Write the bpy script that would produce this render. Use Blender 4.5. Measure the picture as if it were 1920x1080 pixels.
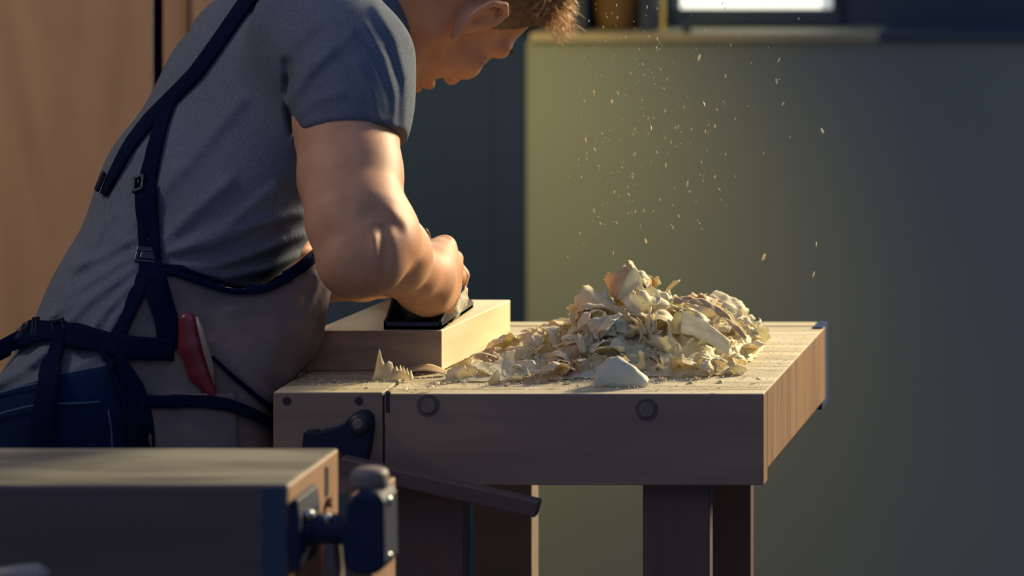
import bpy, bmesh, math, random
import numpy as np
from mathutils import Vector, Matrix, noise
from mathutils.bvhtree import BVHTree

SC = bpy.context.scene
for o in list(bpy.data.objects):
    bpy.data.objects.remove(o)
COL = SC.collection
random.seed(7)
RNG = np.random.default_rng(7)

# ------------------------------------------------------------------ camera
FPX = 9000.0                      # focal length for a 1920 px wide frame
PPX, PPY = 2750.0, -700.0         # the level camera's principal point (shifted lens)
CX, CY, CZ = 0.994, -5.0, 1.659
cam_d = bpy.data.cameras.new('camera')
cam = bpy.data.objects.new('camera', cam_d); COL.objects.link(cam)
cam.location = (CX, CY, CZ); cam.rotation_euler = (math.pi/2, 0, 0)
cam_d.sensor_width = 36; cam_d.sensor_fit = 'HORIZONTAL'
cam_d.lens = FPX/1920*36
cam_d.shift_x = -(PPX-960)/1920; cam_d.shift_y = (PPY-540)/1920
cam_d.clip_start = 0.1; cam_d.clip_end = 60
cam_d.dof.use_dof = True; cam_d.dof.focus_distance = 5.14; cam_d.dof.aperture_fstop = 4.0
SC.camera = cam

# ------------------------------------------------------------------ world, lights, exposure
SC.view_settings.view_transform = 'Standard'
SC.view_settings.look = 'None'
SC.view_settings.exposure = 0.0
SC.view_settings.gamma = 1.0
SC.view_settings.use_curve_mapping = False
w = bpy.data.worlds.new('world'); SC.world = w; w.use_nodes = True
w.node_tree.nodes['Background'].inputs[0].default_value = (0.30, 0.50, 1.0, 1)
w.node_tree.nodes['Background'].inputs[1].default_value = 0.38

def light(name, kind, loc, target, power, color, **kw):
    d = bpy.data.lights.new(name, kind); d.energy = power; d.color = color
    for k, v in kw.items(): setattr(d, k, v)
    o = bpy.data.objects.new(name, d); COL.objects.link(o); o.location = loc
    o.rotation_euler = (Vector(target)-Vector(loc)).to_track_quat('-Z', 'Y').to_euler()
    return o
light('key_window_light', 'SPOT', (1.95, 2.85, 2.35), (-0.05, 0.2, 0.98), 1400, (1.0, 0.82, 0.52),
      spot_size=math.radians(34), spot_blend=0.6, shadow_soft_size=0.42)
light('back_window_light', 'AREA', (-0.25, 1.75, 1.35), (-0.25, 0.0, 1.35), 6, (0.95, 0.92, 0.72),
      shape='RECTANGLE', size=0.3, size_y=0.9)
light('added_wall_spot', 'SPOT', (-0.44, 1.12, 1.36), (-0.46, 1.8, 0.70), 25, (1.0, 0.67, 0.19),  # unseen spot added so the back wall brightens towards the left
      spot_size=math.radians(88), spot_blend=1.0, shadow_soft_size=0.15)
light('added_left_fill', 'AREA', (-2.0, -0.3, 2.6), (-1.5, 1.0, 0.8), 13, (1.0, 0.76, 0.50),  # unseen soft light added for the plywood and the man's back
      shape='DISK', size=0.7, spread=math.radians(120))
light('added_front_fill', 'AREA', (0.3, -2.6, 2.5), (-0.2, 0.1, 0.95), 5.0, (1.0, 0.80, 0.68),  # unseen fill added behind the camera for the sides facing it
      shape='RECTANGLE', size=1.6, size_y=1.2)

# ------------------------------------------------------------------ helpers
def W(px, py, Y):
    d = Y-CY
    return Vector((CX+(px-PPX)*d/FPX, Y, CZ-(py-PPY)*d/FPX))
def XP(px, Y): return CX+(px-PPX)*(Y-CY)/FPX
def ZP(py, Y): return CZ-(py-PPY)*(Y-CY)/FPX
def PXM(Y): return FPX/(Y-CY)

def tag(o, label=None, cat=None, group=None, kind=None):
    if label: o['label'] = label
    if cat: o['category'] = cat
    if group: o['group'] = group
    if kind: o['kind'] = kind
    return o
def empty(name, loc=(0,0,0), **kw):
    o = bpy.data.objects.new(name, None); COL.objects.link(o); o.location = loc
    o.empty_display_size = 0.05
    tag(o, **kw); return o
def link_mesh(name, me, m=None, parent=None, smooth=False, **kw):
    if m: me.materials.append(m)
    o = bpy.data.objects.new(name, me); COL.objects.link(o)
    if smooth:
        me.polygons.foreach_set('use_smooth', [True]*len(me.polygons))
    if parent is not None:
        o.parent = parent
        o.matrix_parent_inverse = Matrix.Translation(-parent.location)
    tag(o, **kw)
    return o
def bmobj(name, bm, m, parent=None, smooth=False, bevel=0, seg=2, **kw):
    bmesh.ops.recalc_face_normals(bm, faces=bm.faces)
    me = bpy.data.meshes.new(name); bm.to_mesh(me); bm.free()
    o = link_mesh(name, me, m, parent, smooth, **kw)
    if bevel:
        b = o.modifiers.new('bevel', 'BEVEL'); b.width = bevel; b.segments = seg; b.limit_method = 'ANGLE'
        b.angle_limit = math.radians(40)
    return o
def box(bm, x0, x1, y0, y1, z0, z1, mat=None):
    vs = [bm.verts.new((x, y, z)) for x in (x0, x1) for y in (y0, y1) for z in (z0, z1)]
    for q in ((0,1,3,2),(4,6,7,5),(0,4,5,1),(2,3,7,6),(0,2,6,4),(1,5,7,3)):
        bm.faces.new([vs[i] for i in q])
    if mat is not None:
        for v in vs: v.co = mat @ v.co
    return vs
def prism(bm, pts, axis, a, b):
    """extrude a 2D outline between a and b along axis ('x': pts are (y,z); 'y': (x,z); 'z': (x,y))"""
    def P(p, t):
        return {'x': (t, p[0], p[1]), 'y': (p[0], t, p[1]), 'z': (p[0], p[1], t)}[axis]
    A = [bm.verts.new(P(p, a)) for p in pts]; B = [bm.verts.new(P(p, b)) for p in pts]
    bm.faces.new(A); bm.faces.new(B[::-1])
    n = len(pts)
    for i in range(n): bm.faces.new([A[i], A[(i+1) % n], B[(i+1) % n], B[i]])
def tube(bm, pts, radii, n=16, cap=True):
    """tube along points with a radius each"""
    pts = [Vector(p) for p in pts]
    if not hasattr(radii, '__len__'): radii = [radii]*len(pts)
    rings = []; up = None
    for i, p in enumerate(pts):
        t = (pts[min(i+1, len(pts)-1)]-pts[max(i-1, 0)]).normalized()
        if up is None:
            up = Vector((0,0,1)) if abs(t.z) < 0.9 else Vector((1,0,0))
        s = t.cross(up).normalized(); up = s.cross(t).normalized()
        rings.append([bm.verts.new(p+(s*math.cos(2*math.pi*k/n)+up*math.sin(2*math.pi*k/n))*radii[i]) for k in range(n)])
    for a, b in zip(rings, rings[1:]):
        for k in range(n): bm.faces.new([a[k], a[(k+1) % n], b[(k+1) % n], b[k]])
    if cap:
        bm.faces.new(rings[0][::-1]); bm.faces.new(rings[-1])

# ------------------------------------------------------------------ materials
def new_mat(name):
    m = bpy.data.materials.new(name); m.use_nodes = True
    nt = m.node_tree; b = nt.nodes['Principled BSDF']
    return m, nt, b
def srgb(r, g, b):
    f = lambda c: (c/255/12.92) if c/255 <= 0.04045 else ((c/255+0.055)/1.055)**2.4
    return (f(r), f(g), f(b), 1)
def mat(name, c1, c2=None, rough=0.6, metal=0.0, scale=(20,20,20), detail=6, bump=0.0, bscale=None, spec=0.5, dist=0.0, lo=0.35, hi=0.65, coords='Object'):
    m, nt, b = new_mat(name); N, L = nt.nodes, nt.links
    b.inputs['Base Color'].default_value = c1
    b.inputs['Roughness'].default_value = rough; b.inputs['Metallic'].default_value = metal
    b.inputs['Specular IOR Level'].default_value = spec
    tc = N.new('ShaderNodeTexCoord'); mp = N.new('ShaderNodeMapping'); mp.inputs['Scale'].default_value = scale
    L.new(tc.outputs[coords], mp.inputs[0])
    nz = N.new('ShaderNodeTexNoise'); nz.inputs['Scale'].default_value = 1; nz.inputs['Detail'].default_value = detail
    nz.inputs['Distortion'].default_value = dist
    L.new(mp.outputs[0], nz.inputs['Vector'])
    if c2:
        r = N.new('ShaderNodeValToRGB'); r.color_ramp.elements[0].color = c1; r.color_ramp.elements[1].color = c2
        r.color_ramp.elements[0].position = lo; r.color_ramp.elements[1].position = hi
        L.new(nz.outputs[0], r.inputs[0]); L.new(r.outputs[0], b.inputs['Base Color'])
    if bump:
        bp = N.new('ShaderNodeBump'); bp.inputs['Strength'].default_value = bump; bp.inputs['Distance'].default_value = 0.002
        src = nz
        if bscale:
            src = N.new('ShaderNodeTexNoise'); src.inputs['Scale'].default_value = bscale; src.inputs['Detail'].default_value = 3
            L.new(tc.outputs[coords], src.inputs['Vector'])
        L.new(src.outputs[0], bp.inputs['Height']); L.new(bp.outputs[0], b.inputs['Normal'])
    return m
M = {}
M['wall_low'] = mat('wall_low', srgb(124,139,138), srgb(130,145,144), 0.9, scale=(1.5,1.5,1.5))
M['wall_up'] = mat('wall_up', srgb(64,80,92), srgb(70,86,98), 0.8, scale=(2,2,2))
M['floor'] = mat('floor', srgb(92,84,78), srgb(110,100,92), 0.7, scale=(3,3,3))
M['ledge'] = mat('ledge', srgb(172,168,140), srgb(152,148,124), 0.6, scale=(9,30,9))
M['ply'] = mat('ply', srgb(186,150,112), srgb(156,120,88), 0.55, scale=(9,9,1.4), dist=1.2, lo=0.3, hi=0.75)
M['ply_edge'] = mat('ply_edge', srgb(190,150,105), srgb(160,120,80), 0.6, scale=(30,30,3))
M['dark_cab'] = mat('dark_cab', srgb(44,62,98), srgb(40,58,92), 0.95, scale=(2,2,2), spec=0.05)
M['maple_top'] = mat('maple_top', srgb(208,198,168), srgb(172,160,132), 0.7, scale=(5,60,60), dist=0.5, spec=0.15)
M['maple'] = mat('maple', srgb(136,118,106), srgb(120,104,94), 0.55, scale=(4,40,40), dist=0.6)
M['endgrain'] = mat('endgrain', srgb(140,104,68), srgb(104,76,48), 0.55, scale=(60,45,3), dist=0.4, bump=0.3)
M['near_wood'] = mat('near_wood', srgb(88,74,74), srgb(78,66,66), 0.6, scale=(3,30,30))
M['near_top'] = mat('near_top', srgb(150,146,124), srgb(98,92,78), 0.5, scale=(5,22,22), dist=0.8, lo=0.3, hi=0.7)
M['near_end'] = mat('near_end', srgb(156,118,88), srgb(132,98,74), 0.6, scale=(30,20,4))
M['leg'] = mat('leg', srgb(98,78,72), srgb(84,68,64), 0.6, scale=(30,30,3), dist=0.5)
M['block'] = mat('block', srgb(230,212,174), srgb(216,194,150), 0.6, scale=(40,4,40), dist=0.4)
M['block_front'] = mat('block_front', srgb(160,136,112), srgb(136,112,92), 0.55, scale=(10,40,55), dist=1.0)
M['iron'] = mat('iron', srgb(16,32,58), srgb(22,38,64), 0.6, 0.0, scale=(40,40,40), bump=0.1, spec=0.2)
M['iron_gloss'] = mat('iron_gloss', srgb(24,36,62), srgb(30,44,72), 0.3, 0.4, scale=(60,60,60))
M['steel'] = mat('steel', srgb(190,196,196), srgb(170,176,178), 0.3, 1.0, scale=(40,40,40))
M['bolt'] = mat('bolt', srgb(120,108,104), srgb(98,90,88), 0.6, 0.1, scale=(80,80,80))
M['screw'] = mat('screw', srgb(44,44,60), srgb(50,50,64), 0.5, 0.4)
M['washer'] = mat('washer', srgb(84,76,78), srgb(78,70,72), 0.6)
M['rosewood'] = mat('rosewood', srgb(104,58,38), srgb(74,38,26), 0.3, scale=(60,60,10), dist=1)
M['shirt'] = mat('shirt', srgb(104,112,126), srgb(78,86,100), 0.95, scale=(900,260,900), detail=3, bump=0.12, bscale=420, spec=0.15)
M['jeans'] = mat('jeans', srgb(6,32,68), srgb(5,25,54), 0.9, scale=(700,700,200), bump=0.2, bscale=500, spec=0.1)
M['stitch'] = mat('stitch', srgb(52,80,116), None, 0.9)
M['apron'] = mat('apron', srgb(112,104,106), srgb(98,92,96), 0.85, scale=(30,30,30), bump=0.15, bscale=500, spec=0.25)
M['strap'] = mat('strap', srgb(3,16,42), srgb(5,20,48), 0.9, scale=(300,300,300), bump=0.2, spec=0.05)
M['buckle'] = mat('buckle', srgb(12,24,46), srgb(16,28,50), 0.3, scale=(50,50,50))
M['red'] = mat('red', srgb(108,30,44), srgb(96,24,38), 0.35)
M['palegrey'] = mat('palegrey', srgb(136,128,120), None, 0.4)
M['boot'] = mat('boot', srgb(60,44,34), srgb(44,32,26), 0.6)
M['amber'] = mat('amber', srgb(112,90,56), srgb(98,78,48), 0.4, scale=(8,8,8))
M['yellow'] = mat('yellow', srgb(214,196,90), None, 0.5)
M['navy'] = mat('navy', srgb(36,54,82), None, 0.6)
M['white'] = mat('white', srgb(225,228,220), None, 0.5)
M['hair'] = mat('hair', srgb(120,86,58), srgb(84,58,40), 0.5, scale=(220,220,220), bump=0.4, bscale=350)
M['hair_lit_tint'] = mat('hair_lit_tint', srgb(214,180,132), None, 0.45)  # rim light put into the colour, paler than the brown hair
M['nail'] = mat('nail', srgb(226,176,150), None, 0.35)

def skin_mat():
    m, nt, b = new_mat('skin'); N, L = nt.nodes, nt.links
    tc = N.new('ShaderNodeTexCoord'); nz = N.new('ShaderNodeTexNoise'); nz.inputs['Scale'].default_value = 22; nz.inputs['Detail'].default_value = 5
    L.new(tc.outputs['Object'], nz.inputs['Vector'])
    r = N.new('ShaderNodeValToRGB'); r.color_ramp.elements[0].color = srgb(186,134,104); r.color_ramp.elements[1].color = srgb(202,152,120)
    r.color_ramp.elements[0].position = .35; r.color_ramp.elements[1].position = .65
    L.new(nz.outputs[0], r.inputs[0]); L.new(r.outputs[0], b.inputs['Base Color'])
    b.inputs['Roughness'].default_value = 0.55; b.inputs['Specular IOR Level'].default_value = 0.25
    b.inputs['Subsurface Weight'].default_value = 0.15
    b.inputs['Subsurface Radius'].default_value = (0.012, 0.005, 0.003)
    b.inputs['Subsurface Scale'].default_value = 1.0
    bz = N.new('ShaderNodeTexNoise'); bz.inputs['Scale'].default_value = 260; bz.inputs['Detail'].default_value = 3
    L.new(tc.outputs['Object'], bz.inputs['Vector'])
    bp = N.new('ShaderNodeBump'); bp.inputs['Strength'].default_value = .12; bp.inputs['Distance'].default_value = .001
    L.new(bz.outputs[0], bp.inputs['Height']); L.new(bp.outputs[0], b.inputs['Normal'])
    return m
M['skin'] = skin_mat()
def shaving_mat(name, c1, c2, trans=0.35):
    m, nt, b = new_mat(name); N, L = nt.nodes, nt.links
    tc = N.new('ShaderNodeTexCoord'); mp = N.new('ShaderNodeMapping'); mp.inputs['Scale'].default_value = (60, 420, 60)
    L.new(tc.outputs['Object'], mp.inputs[0])
    nz = N.new('ShaderNodeTexNoise'); nz.inputs['Scale'].default_value = 1; nz.inputs['Detail'].default_value = 4
    L.new(mp.outputs[0], nz.inputs['Vector'])
    r = N.new('ShaderNodeValToRGB'); r.color_ramp.elements[0].color = c1; r.color_ramp.elements[1].color = c2
    r.color_ramp.elements[0].position = .3; r.color_ramp.elements[1].position = .7
    L.new(nz.outputs[0], r.inputs[0]); L.new(r.outputs[0], b.inputs['Base Color'])
    b.inputs['Roughness'].default_value = 0.6
    bp = N.new('ShaderNodeBump'); bp.inputs['Strength'].default_value = .35; bp.inputs['Distance'].default_value = .0012
    L.new(nz.outputs[0], bp.inputs['Height']); L.new(bp.outputs[0], b.inputs['Normal'])
    t = N.new('ShaderNodeBsdfTranslucent'); L.new(r.outputs[0], t.inputs[0]); L.new(bp.outputs[0], t.inputs['Normal'])
    mx = N.new('ShaderNodeMixShader'); mx.inputs[0].default_value = trans
    L.new(b.outputs[0], mx.inputs[1]); L.new(t.outputs[0], mx.inputs[2])
    L.new(mx.outputs[0], N['Material Output'].inputs['Surface'])
    return m
M['shav'] = [shaving_mat('shaving_cream', srgb(244,234,200), srgb(232,218,178)),
             shaving_mat('shaving_pale', srgb(240,236,212), srgb(226,220,188)),
             shaving_mat('shaving_tan', srgb(226,198,154), srgb(208,176,132), 0.25)]
M['gauze'] = shaving_mat('shaving_gauze', srgb(232,230,206), srgb(214,212,190), 0.4)
_n = M['gauze'].node_tree; _t = _n.nodes.new('ShaderNodeBsdfTransparent'); _m = _n.nodes.new('ShaderNodeMixShader'); _m.inputs[0].default_value = .45
_s = _n.nodes['Material Output'].inputs['Surface'].links[0].from_socket
_n.links.new(_s, _m.inputs[1]); _n.links.new(_t.outputs[0], _m.inputs[2]); _n.links.new(_m.outputs[0], _n.nodes['Material Output'].inputs['Surface'])
M['shav_white'] = shaving_mat('shaving_white', srgb(228,230,212), srgb(212,214,196), 0.3)
def emit_mat(name, col, s):
    m, nt, b = new_mat(name)
    b.inputs['Emission Color'].default_value = col; b.inputs['Emission Strength'].default_value = s
    b.inputs['Base Color'].default_value = (.8,.8,.8,1)
    return m
M['pane'] = emit_mat('lit_window_pane', (1.0, 0.97, 0.78, 1), 1.35)
M['pane2'] = emit_mat('lit_window_pane_dim', (0.72, 0.78, 0.74, 1), 0.6)

# ------------------------------------------------------------------ SDF sculpting (numpy surface nets)
def smin(a, b, k):
    h = np.clip(0.5+0.5*(b-a)/k, 0, 1)
    return b*(1-h)+a*h-k*h*(1-h)
def smax(a, b, k): return -smin(-a, -b, k)
def cone(P, a, b, ra, rb):
    a = np.asarray(a, float); b = np.asarray(b, float); ab = b-a
    t = np.clip(((P-a)@ab)/max(ab@ab, 1e-12), 0, 1)
    return np.linalg.norm(P-a-t[:, None]*ab, axis=1)-(ra+(rb-ra)*t)
def chain(P, pts, k=0.0):
    d = None
    if len(pts) == 1: return np.linalg.norm(P-np.asarray(pts[0][0]), axis=1)-pts[0][1]
    for (a, ra), (b, rb) in zip(pts, pts[1:]):
        e = cone(P, a, b, ra, rb); d = e if d is None else (smin(d, e, k) if k else np.minimum(d, e))
    return d
def ell(P, c, r):
    q = P-np.asarray(c); r = np.asarray(r, float)
    k0 = np.linalg.norm(q/r, axis=1); k1 = np.linalg.norm(q/(r*r), axis=1)
    return k0*(k0-1)/np.maximum(k1, 1e-9)
def pxy(P):
    s = FPX/(P[:, 1]-CY)
    return PPX+(P[:, 0]-CX)*s, PPY+(CZ-P[:, 2])*s
def polydist(u, v, pts):
    """2D distance from (u,v) to an open polyline, and to its ends smoothly"""
    d = np.full(u.shape, 1e9)
    for (ax, ay), (bx, by) in zip(pts, pts[1:]):
        abx, aby = bx-ax, by-ay
        t = np.clip(((u-ax)*abx+(v-ay)*aby)/(abx*abx+aby*aby), 0, 1)
        d = np.minimum(d, np.hypot(u-ax-t*abx, v-ay-t*aby))
    return d
def polysd(u, v, pts):
    """signed distance to a closed polygon (negative inside)"""
    d = polydist(u, v, list(pts)+[pts[0]])
    ins = np.zeros(u.shape, bool)
    n = len(pts)
    for i in range(n):
        ax, ay = pts[i]; bx, by = pts[(i+1) % n]
        if ay == by: continue
        c = ((ay > v) != (by > v)) & (u < (bx-ax)*(v-ay)/(by-ay)+ax)
        ins ^= c
    return np.where(ins, -d, d)
def surface(sdf, lo, hi, h, B=6):
    lo = np.array(lo, float); hi = np.array(hi, float)
    nb = np.ceil((hi-lo)/(h*B)).astype(int)
    n = nb*B+1
    g = np.stack(np.meshgrid(*[np.arange(k) for k in nb], indexing='ij'), -1).reshape(-1, 3)
    cen = lo+(g+0.5)*h*B
    dc = np.concatenate([sdf(c) for c in np.array_split(cen, max(1, len(cen)//200000))])
    F = np.repeat(np.repeat(np.repeat(np.where(dc < 0, -1.0, 1.0).astype(np.float32).reshape(nb), B, 0), B, 1), B, 2)
    F = np.pad(F, ((0,1),)*3, constant_values=1.0)
    act = g[np.abs(dc) < h*B*0.87*1.45+0.006]
    loc = np.stack(np.meshgrid(*[np.arange(B)]*3, indexing='ij'), -1).reshape(-1, 3)
    for part in np.array_split(act, max(1, len(act)//1500)):
        idx = (part[:, None, :]*B+loc[None]).reshape(-1, 3)
        F[idx[:, 0], idx[:, 1], idx[:, 2]] = sdf(lo+idx*h)
    S = F < 0
    c = np.zeros(tuple(s-1 for s in S.shape), np.int8)
    offs = [(i, j, k) for i in (0,1) for j in (0,1) for k in (0,1)]
    nx, ny, nz = c.shape
    for i, j, k in offs: c += S[i:i+nx, j:j+ny, k:k+nz]
    cells = np.argwhere((c > 0) & (c < 8))
    flat = (cells[:, 0]*ny+cells[:, 1])*nz+cells[:, 2]
    V = np.stack([F[cells[:, 0]+i, cells[:, 1]+j, cells[:, 2]+k] for i, j, k in offs], 1)
    O = np.array(offs, float)
    acc = np.zeros((len(cells), 3)); cnt = np.zeros(len(cells))
    for a in range(8):
        for b in range(a+1, 8):
            if np.abs(O[a]-O[b]).sum() != 1: continue
            m = (V[:, a] < 0) != (V[:, b] < 0)
            va, vb = V[m, a], V[m, b]; t = (va/(va-vb))[:, None]
            acc[m] += O[a]+(O[b]-O[a])*t; cnt[m] += 1
    verts = lo+(cells+acc/cnt[:, None])*h
    quads = []
    for ax in range(3):
        s0 = [slice(None)]*3; s1 = [slice(None)]*3
        s0[ax] = slice(0, -1); s1[ax] = slice(1, None)
        e = np.argwhere(S[tuple(s0)] != S[tuple(s1)])
        u, v = [(1,2),(2,0),(0,1)][ax]
        ok = (e[:, u] > 0) & (e[:, v] > 0) & (e[:, u] < S.shape[u]-1) & (e[:, v] < S.shape[v]-1)
        e = e[ok]
        ins = S[e[:, 0], e[:, 1], e[:, 2]]
        def cid(du, dv):
            q = e.copy(); q[:, u] += du; q[:, v] += dv
            return np.searchsorted(flat, (q[:, 0]*ny+q[:, 1])*nz+q[:, 2])
        Q = np.stack([cid(-1,-1), cid(0,-1), cid(0,0), cid(-1,0)], 1)
        Q[~ins] = Q[~ins][:, ::-1]
        quads.append(Q)
    Q = np.concatenate(quads)
    # one light relaxation pass to clear voxel terracing
    for lam in (0.5, 0.35):
        s = np.zeros_like(verts); k = np.zeros(len(verts))
        for a, b in ((0,1),(1,2),(2,3),(3,0)):
            np.add.at(s, Q[:, a], verts[Q[:, b]]); np.add.at(k, Q[:, a], 1)
        verts = verts*(1-lam)+s/np.maximum(k, 1)[:, None]*lam
    return verts, Q
def sdfmesh(name, sdf, lo, hi, h, m, parent=None, **kw):
    v, q = surface(sdf, lo, hi, h)
    me = bpy.data.meshes.new(name)
    me.vertices.add(len(v)); me.vertices.foreach_set('co', v.astype(np.float32).ravel())
    me.loops.add(q.size); me.loops.foreach_set('vertex_index', q.astype(np.int32).ravel())
    me.polygons.add(len(q)); me.polygons.foreach_set('loop_start', np.arange(0, q.size, 4, dtype=np.int32))
    me.update(); me.validate()
    return link_mesh(name, me, m, parent, True, **kw)
def bvh(*objs):
    vs, fs = [], []
    for o in objs:
        n = len(vs); vs += [o.matrix_basis @ v.co if o.parent is None else v.co.copy() for v in o.data.vertices]
        fs += [[n+i for i in p.vertices] for p in o.data.polygons]
    return BVHTree.FromPolygons(vs, fs)
CAM = Vector((CX, CY, CZ))
def hit(tree, px, py):
    d = (W(px, py, 0)-CAM).normalized()
    return tree.ray_cast(CAM, d)

# ------------------------------------------------------------------ the room
def struct(name, bm, m, **kw):
    return bmobj(name, bm, m, kind='structure', **kw)
WY = 1.8                       # front of the half-height wall; cut short out of view for the key light
WE = 0.8
bm = bmesh.new(); box(bm, -3.2, 3.0, -5.6, 3.7, -0.1, 0); struct('floor', bm, M['floor'])
LEDZ = ZP(61, WY)
bm = bmesh.new(); box(bm, -3.2, WE, WY, WY+.11, 0, LEDZ-0.012); struct('wall_back', bm, M['wall_low'])
Yu = WY+.11
bm = bmesh.new(); ub = LEDZ+.002
WX0, WX1, WZ1 = XP(1246, Yu), XP(1572, Yu), 1.95
wb0 = ZP(42, Yu)
box(bm, -3.2, WE, Yu, Yu+.14, 0, wb0)
box(bm, -3.2, WX0, Yu, Yu+.14, wb0, WZ1); box(bm, WX1, WE, Yu, Yu+.14, wb0, WZ1); box(bm, -3.2, WE, Yu, Yu+.14, WZ1, 3.0)
struct('wall_back_upper', bm, M['wall_up'])
bm = bmesh.new(); box(bm, XP(996, WY), XP(1648, WY), WY-.01, Yu, LEDZ-0.012, LEDZ); struct('trim_1', bm, M['ledge'])
bm = bmesh.new(); box(bm, XP(1648, WY), WE, WY-.01, Yu, LEDZ-0.012, LEDZ); struct('trim_2', bm, M['wall_up'])
bm = bmesh.new(); box(bm, -3.3, -3.2, -5.6, 3.7, 0, 3.0); struct('wall_left', bm, M['wall_low'])
bm = bmesh.new(); box(bm, 3.0, 3.1, -5.6, 3.7, 0, 3.0); struct('wall_right', bm, M['wall_low'])
# window in the back wall
win = empty('window_1', ((WX0+WX1)/2, Yu, LEDZ), kind='structure')
bm = bmesh.new()
Yw = Yu-.02
fx0, fx1 = XP(1246, Yw), XP(1574, Yw)
gx0, gx1, gz0 = XP(1272, Yw), XP(1537, Yw), ZP(18, Yw)
box(bm, fx0, fx1, Yw, Yw+0.06, ZP(48, Yw), gz0)
box(bm, fx0, XP(1262, Yw), Yw, Yw+0.06, gz0, WZ1); box(bm, XP(1560, Yw), fx1, Yw, Yw+0.06, gz0, WZ1)
box(bm, XP(1266, Yw), gx0, Yw, Yw+0.06, gz0, WZ1); box(bm, fx0, fx1, Yw, Yw+0.06, WZ1-0.05, WZ1)
bmobj('window_frame', bm, M['wall_up'], win, bevel=0.002, label='dark window frame')
bm = bmesh.new(); box(bm, XP(1262, Yw), gx1, Yw+0.02, Yw+0.025, gz0, WZ1-0.05); bmobj('pane', bm, M['pane'], win, label='bright frosted pane')
bm = bmesh.new(); box(bm, gx1, XP(1560, Yw), Yw+0.015, Yw+0.02, gz0, WZ1-0.05); bmobj('pane', bm, M['pane2'], win, label='dimmer narrow pane')

# things on the ledge, far and blurred
Yl = WY+.055
t = tag(bmobj('amber_jug', (lambda b: (tube(b, [(XP(1158,Yl),Yl,LEDZ+z) for z in (0.0,0.004,0.02,0.06,0.12,0.17,0.2,0.22,0.24)],
        [0.020,0.026,0.030,0.036,0.038,0.036,0.024,0.014,0.014], 24), b)[1])(bmesh.new()), M['amber'], smooth=True),
        'round amber brown jug standing on the wall ledge left of window', 'jug')
bm = bmesh.new(); box(bm, XP(1073,Yl), XP(1108,Yl), Yl-0.03, Yl+0.04, LEDZ, LEDZ+0.16)
tag(bmobj('storage_tin', bm, M['navy'], bevel=0.004), 'dark navy tin on the ledge left of the amber jug', 'tin')
bm = bmesh.new(); box(bm, XP(1204,Yl), XP(1234,Yl), Yl-0.03, Yl+0.04, LEDZ, LEDZ+0.19)
tag(bmobj('storage_tin', bm, M['navy'], bevel=0.004), 'dark navy tin on the ledge right of the amber jug', 'tin')
bm = bmesh.new(); box(bm, XP(1233,Yl), XP(1250,Yl), Yl+0.04, Yl+0.05, LEDZ, LEDZ+0.25)
tag(bmobj('paper_roll', bm, M['white'], bevel=0.003), 'upright white strip leaning by the left window frame', 'strip')
bm = bmesh.new(); box(bm, XP(1240,Yl-.03), XP(1247,Yl-.03), Yl-0.035, Yl-0.025, LEDZ, LEDZ+0.085)
tag(bmobj('folding_rule', bm, M['yellow'], bevel=0.001), 'thin yellow rule standing upright on the ledge', 'ruler')
bm = bmesh.new(); tube(bm, [(XP(1287,WY),WY,LEDZ), (XP(1287,WY),WY,LEDZ+0.012)], 0.006, 12)
tag(bmobj('window_stop', bm, M['navy']), 'small dark peg on the pale ledge below the window', 'peg')

# dark door in the back wall behind the man
dr = empty('door_1', (-.75, WY-.03, 0), kind='structure')
cx1 = XP(978, WY-.03)
bm = bmesh.new(); box(bm, -1.25, cx1-.045, WY-.006, WY-.001, 0.0, 2.05); bmobj('door_leaf', bm, M['dark_cab'], dr, bevel=0.003)
bm = bmesh.new(); box(bm, cx1-.045, cx1, WY-.009, WY-.001, 0, 2.1); box(bm, -1.3, -1.25, WY-.009, WY-.001, 0, 2.1); box(bm, -1.3, cx1, WY-.009, WY-.001, 2.05, 2.1)
bmobj('door_frame', bm, M['dark_cab'], dr, bevel=0.003)
# plywood sheets on the left
Yp = .95
ply = empty('plywood_panel', (XP(120,Yp), Yp, 0), label='wide warm brown plywood panel filling the far left edge', cat='panel')
bm = bmesh.new(); box(bm, XP(-500,Yp), XP(285,Yp), Yp, Yp+0.006, 0, 2.4); bmobj('sheet', bm, M['ply'], ply, bevel=0.002)
ply = empty('plywood_panel', (XP(400,Yp), Yp, 0), label='warm brown plywood panel right of the dark gap behind the man', cat='panel')
bm = bmesh.new(); box(bm, XP(305,Yp), XP(480,Yp), Yp, Yp+0.02, 0, 2.4); bmobj('sheet', bm, M['ply'], ply, bevel=0.002)
bm = bmesh.new(); box(bm, XP(340,Yp), XP(352,Yp), Yp-0.006, Yp, 0, 2.4); bmobj('edge_strip', bm, M['ply_edge'], ply, bevel=0.001, label='paler vertical strip')
bm = bmesh.new(); box(bm, XP(270,Yp+.05), XP(320,Yp+.05), Yp+0.05, Yp+0.09, 0, 2.4)  # dark strip added so the gap between the sheets stays dark
tag(bmobj('gap_backing', bm, M['strap']), 'dark backing strip added behind the gap between the plywood panels', 'backing')

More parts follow.
